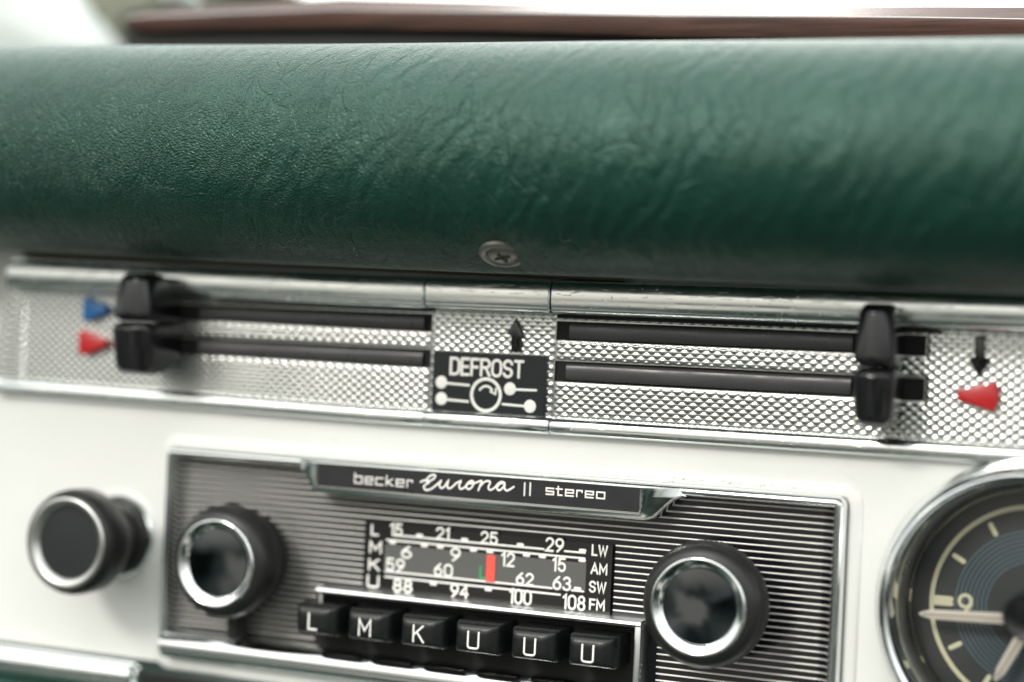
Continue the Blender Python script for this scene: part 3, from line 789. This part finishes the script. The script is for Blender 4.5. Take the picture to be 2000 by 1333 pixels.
def push_button(x0, letter, label):
    xo = x0; x0 -= .9; x1 = x0+12.0; z0, z1 = -77.0, -69.3
    t = thing('push_button', label, 'button', ((x0+x1)/2, 0, (z0+z1)/2), 'six push buttons of the radio')
    bm = BM()
    rect_loft(bm, [(x0+.1, x1-.1, z0+.2, z1-.1, .5, 1), (x0, x1, z0, z1, .5, -4), (x0, x1, z0, z1, .6, -9.6), (x0+.25, x1-.5, z0+.3, z1-.2, .7, -10.5), (x0+.8, x1-1.5, z0+.75, z1-.8, .9, -11.5),
                   (x0+1.5, x1-2.6, z0+1.2, z1-1.8, .9, -11.9), (x0+2.3, x1-3.4, z0+2.0, z1-2.8, .6, -12.0)])
    cap = part('key', bm, M_button, t, 42)
    w = {'L': 2.8, 'M': 3.7, 'K': 3.2, 'U': 3.4}[letter]; xc = xo+4.6
    bm = BM(); write(bm, [letter], xc-w/2, xc+w/2, -75.8, -71.3, .56, -11.93, t=.14)
    part('letter', bm, M_print, cap, 60)
    return t
for k, (l, lab) in enumerate([('L', 'black push button with white L'), ('M', 'black push button with white M'), ('K', 'black push button with white K'),
                            ('U', 'black push button with white U, just right of the K button'), ('U', 'black push button with white U, between two other U buttons'), ('U', 'black push button with white U, nearest the right knob')]):
    push_button(-51+15*k-.15, l, lab)

# knobs
def radio_knob(cx, cz, label, tonering=False):
    t = thing('radio_knob', label, 'knob', (cx, 0, cz), 'radio knobs')
    bm = BM()
    prof = [(6, 1), (11.6, .6), (11.8, -3), (12.4, -5.6), (14.3, -6.2), (14.9, -6.9), (14.95, -9.4), (14.7, -11.2), (14.1, -12.9), (13.1, -14.2), (12.1, -14.8), (11.4, -14.9), (11.0, -14.3)]
    lathe(bm, cx, cz, prof, 144, False, False, serr=((4, 5, 6), .3))
    body = part('knob_body', bm, M_knobblack, t, 50)
    bm = BM()
    lathe(bm, cx, cz, [(11.5, -14.2), (11.55, -15.1), (11.3, -15.55), (11.0, -15.65), (10.7, -15.5), (9.8, -14.95), (8.9, -14.4), (8.75, -14.1)], 96, False, False)
    part('chrome_ring', bm, M_chrome, t, 60)
    bm = BM()
    lathe(bm, cx, cz, [(9.0, -14.1), (8.8, -14.12), (6.5, -14.35), (4.2, -14.52), (2, -14.62), (.6, -14.64)], 96, False, True)
    part('cap', bm, M_gloss, t, 60)
    if tonering:
        bm = BM(); lathe(bm, cx, cz, [(10, .8), (12.6, .6), (12.9, -.4), (13.0, -3.0), (12.6, -3.8), (11, -3.9)], 144, False, False, serr=((1, 2, 3), .25))
        part('tone_ring', bm, M_knobblack, t, 50)
        bm = BM(); rect_loft(bm, [(cx-1.7, cx+1.7, cz-21.5, cz-13, 1.6, -.5), (cx-1.7, cx+1.7, cz-21.5, cz-13, 1.6, -5.2), (cx-1.2, cx+1.2, cz-21.0, cz-13.5, 1.2, -6.0)])
        part('tone_lever', bm, M_knobblack, t, 45)
    return t
radio_knob(56.2, -59.3, 'right radio knob, black with a chrome ring, between dial and clock')
radio_knob(-74.2, -60.9, 'left radio knob with chrome ring and small lever pointing down', True)

# pull knob on the white panel
px_, pz_ = -115.0, -58.4
pk = thing('pull_knob', 'black pull knob with bright ring standing out of the white panel at far left', 'knob', (px_, 0, pz_))
bm = BM(); lathe(bm, px_, pz_, [(11.6, .6), (11.6, -.6), (10.9, -1.4), (10.0, -1.2), (9.4, .4)], 72, False, False); part('escutcheon', bm, M_rail, pk, 60)
bm = BM(); lathe(bm, px_, pz_, [(10.4, .2), (10.2, -2.2), (9.6, -3.0), (8.4, -3.2), (7.6, -9), (7.6, -14)], 72, False, True); part('shaft', bm, M_knobblack, pk, 45)
bm = BM(); lathe(bm, px_, pz_, [(7.4, -11.5), (11.6, -12.3), (13.2, -13.6), (13.9, -15.5), (14.0, -19.5), (13.8, -21.5), (13.2, -23.0), (12.5, -23.6), (12.0, -23.4)], 96, False, False); part('grip', bm, M_knobblack, pk, 60)
bm = BM(); lathe(bm, px_, pz_, [(12.2, -23.2), (12.0, -23.9), (11.4, -24.1), (10.6, -23.8), (9.8, -23.2), (9.4, -22.4)], 96, False, False); part('bright_ring', bm, M_dull, pk, 60)
bm = BM(); lathe(bm, px_, pz_, [(9.4, -22.4), (6, -22.5), (2, -22.6)], 96, False, True); part('cap', bm, mat('charcoal_satin_disc', (.02, .021, .023), .3), pk, 60)

# ------------------------------------------------------------------ clock
CX, CZ = 128.6, -55.2
clock = thing('dashboard_clock', 'round chrome rimmed clock with ivory hands and cream hour marks', 'clock', (CX, 0, CZ))
bm = BM()
lathe(bm, CX, CZ, [(30, .8), (33.6, .6), (34.4, -.8), (34.2, -2.8), (33.2, -4.2), (32.9, -5.0), (32.8, -6.6), (32.0, -8.2), (31.0, -8.7), (30.2, -8.2), (29.4, -6.0), (28.9, -2.2)], 160, False, False)
part('bezel', bm, M_chrome, clock, 50)
bm = BM(); lathe(bm, CX, CZ, [(28.9, -2.4), (28.2, -1.8), (27.8, 1.0), (27.3, 1.6), (27.2, 7.2)], 120, False, False); part('inner_ring', bm, wear(mat('grey_inner_ring', (.16, .16, .15), .3, .8), .25, .4), clock, 60)
bm = BM(); lathe(bm, CX, CZ, [(27.25, 1.5), (27.05, 1.2), (26.95, 1.5)], 120, False, False); part('glass_seal', bm, M_chrome, clock, 60)
bm = BM(); lathe(bm, CX, CZ, [(27.6, 6.5), (10, 6.5)], 120, False, True); cdial = part('clock_dial', bm, M_clockface, clock, 60)
yq = 6.46
bm = BM(); stroke(bm, arc(CX, CZ, 23.1, 23.1, 0, 360, 120), 1.05, yq, .03, closed=True)
for h in range(12):
    a = math.radians(30*h)
    if h % 3 == 0:
        for s in (-.55, .55):
            ox, oz = -math.sin(a)*s, math.cos(a)*s
            stroke(bm, [(CX+22.9*math.cos(a)+ox, CZ+22.9*math.sin(a)+oz), (CX+18.7*math.cos(a)+ox, CZ+18.7*math.sin(a)+oz)], 1.15, yq, .03)
    else: stroke(bm, [(CX+21.2*math.cos(a), CZ+21.2*math.sin(a)), (CX+18.8*math.cos(a), CZ+18.8*math.sin(a))], 1.1, yq, .03)
part('hour_marks', bm, M_cream, cdial, 60)
bm = BM()
a = at(1871, 1158, yq); b = at(1899, 1207, yq)
write(bm, ['9'], a.x, b.x, b.z, a.z, .8, yq)
part('numeral', bm, M_cream, cdial, 60)
bm = BM()
for i in range(8): stroke(bm, arc(CX, CZ, 17.7-i*.98, 17.7-i*.98, 0, 360, 96), .22, yq, .02, closed=True)
part('dial_rings', bm, M_ring, cdial, 60)
def hand(ang, r0, r1, w, y, nm):
    a = math.radians(ang); d = Vector((math.cos(a), math.sin(a))); n = Vector((-d.y, d.x)); c = Vector((CX, CZ-1.7))
    pts = [c+d*r0+n*w*.5, c+d*(r1-3)+n*w*.42, c+d*(r1-.8)+n*w*.2, c+d*r1, c+d*(r1-.8)-n*w*.2, c+d*(r1-3)-n*w*.42, c+d*r0-n*w*.5]
    bm = BM(); poly_prism(bm, [(p.x, p.y) for p in pts], y+.4, y, .12); h = part(nm, bm, M_hand, clock, 40)
    bm = BM(); p = c+d*r0; q = c+d*(r1-1.2); stroke(bm, [(p.x, p.y), (q.x, q.y)], .26, y-.01, .03); part('red_line', bm, M_handred, h, 60)
pv = 0
hand(182.3, 3, 25.0, 2.6, 0.4, 'minute_hand')
hand(243, 3, 16.5, 2.7, 1.3, 'hour_hand')
bm = BM(); lathe(bm, CX, CZ, [(28.2, 0.2), (16, -.9), (6.0, -1.4)], 96, False, False); part('glass', bm, M_glass, clock, 180)
bm = BM(); lathe(bm, CX, CZ, [(5.0, 3.5), (5.2, -1.0), (5.3, -8.0), (5.0, -9.0), (4.2, -9.6), (3.4, -9.3), (1.5, -9.3)], 44, False, True, serr=((1, 2, 3), .5)); part('setting_knob', bm, M_black, clock, 30)
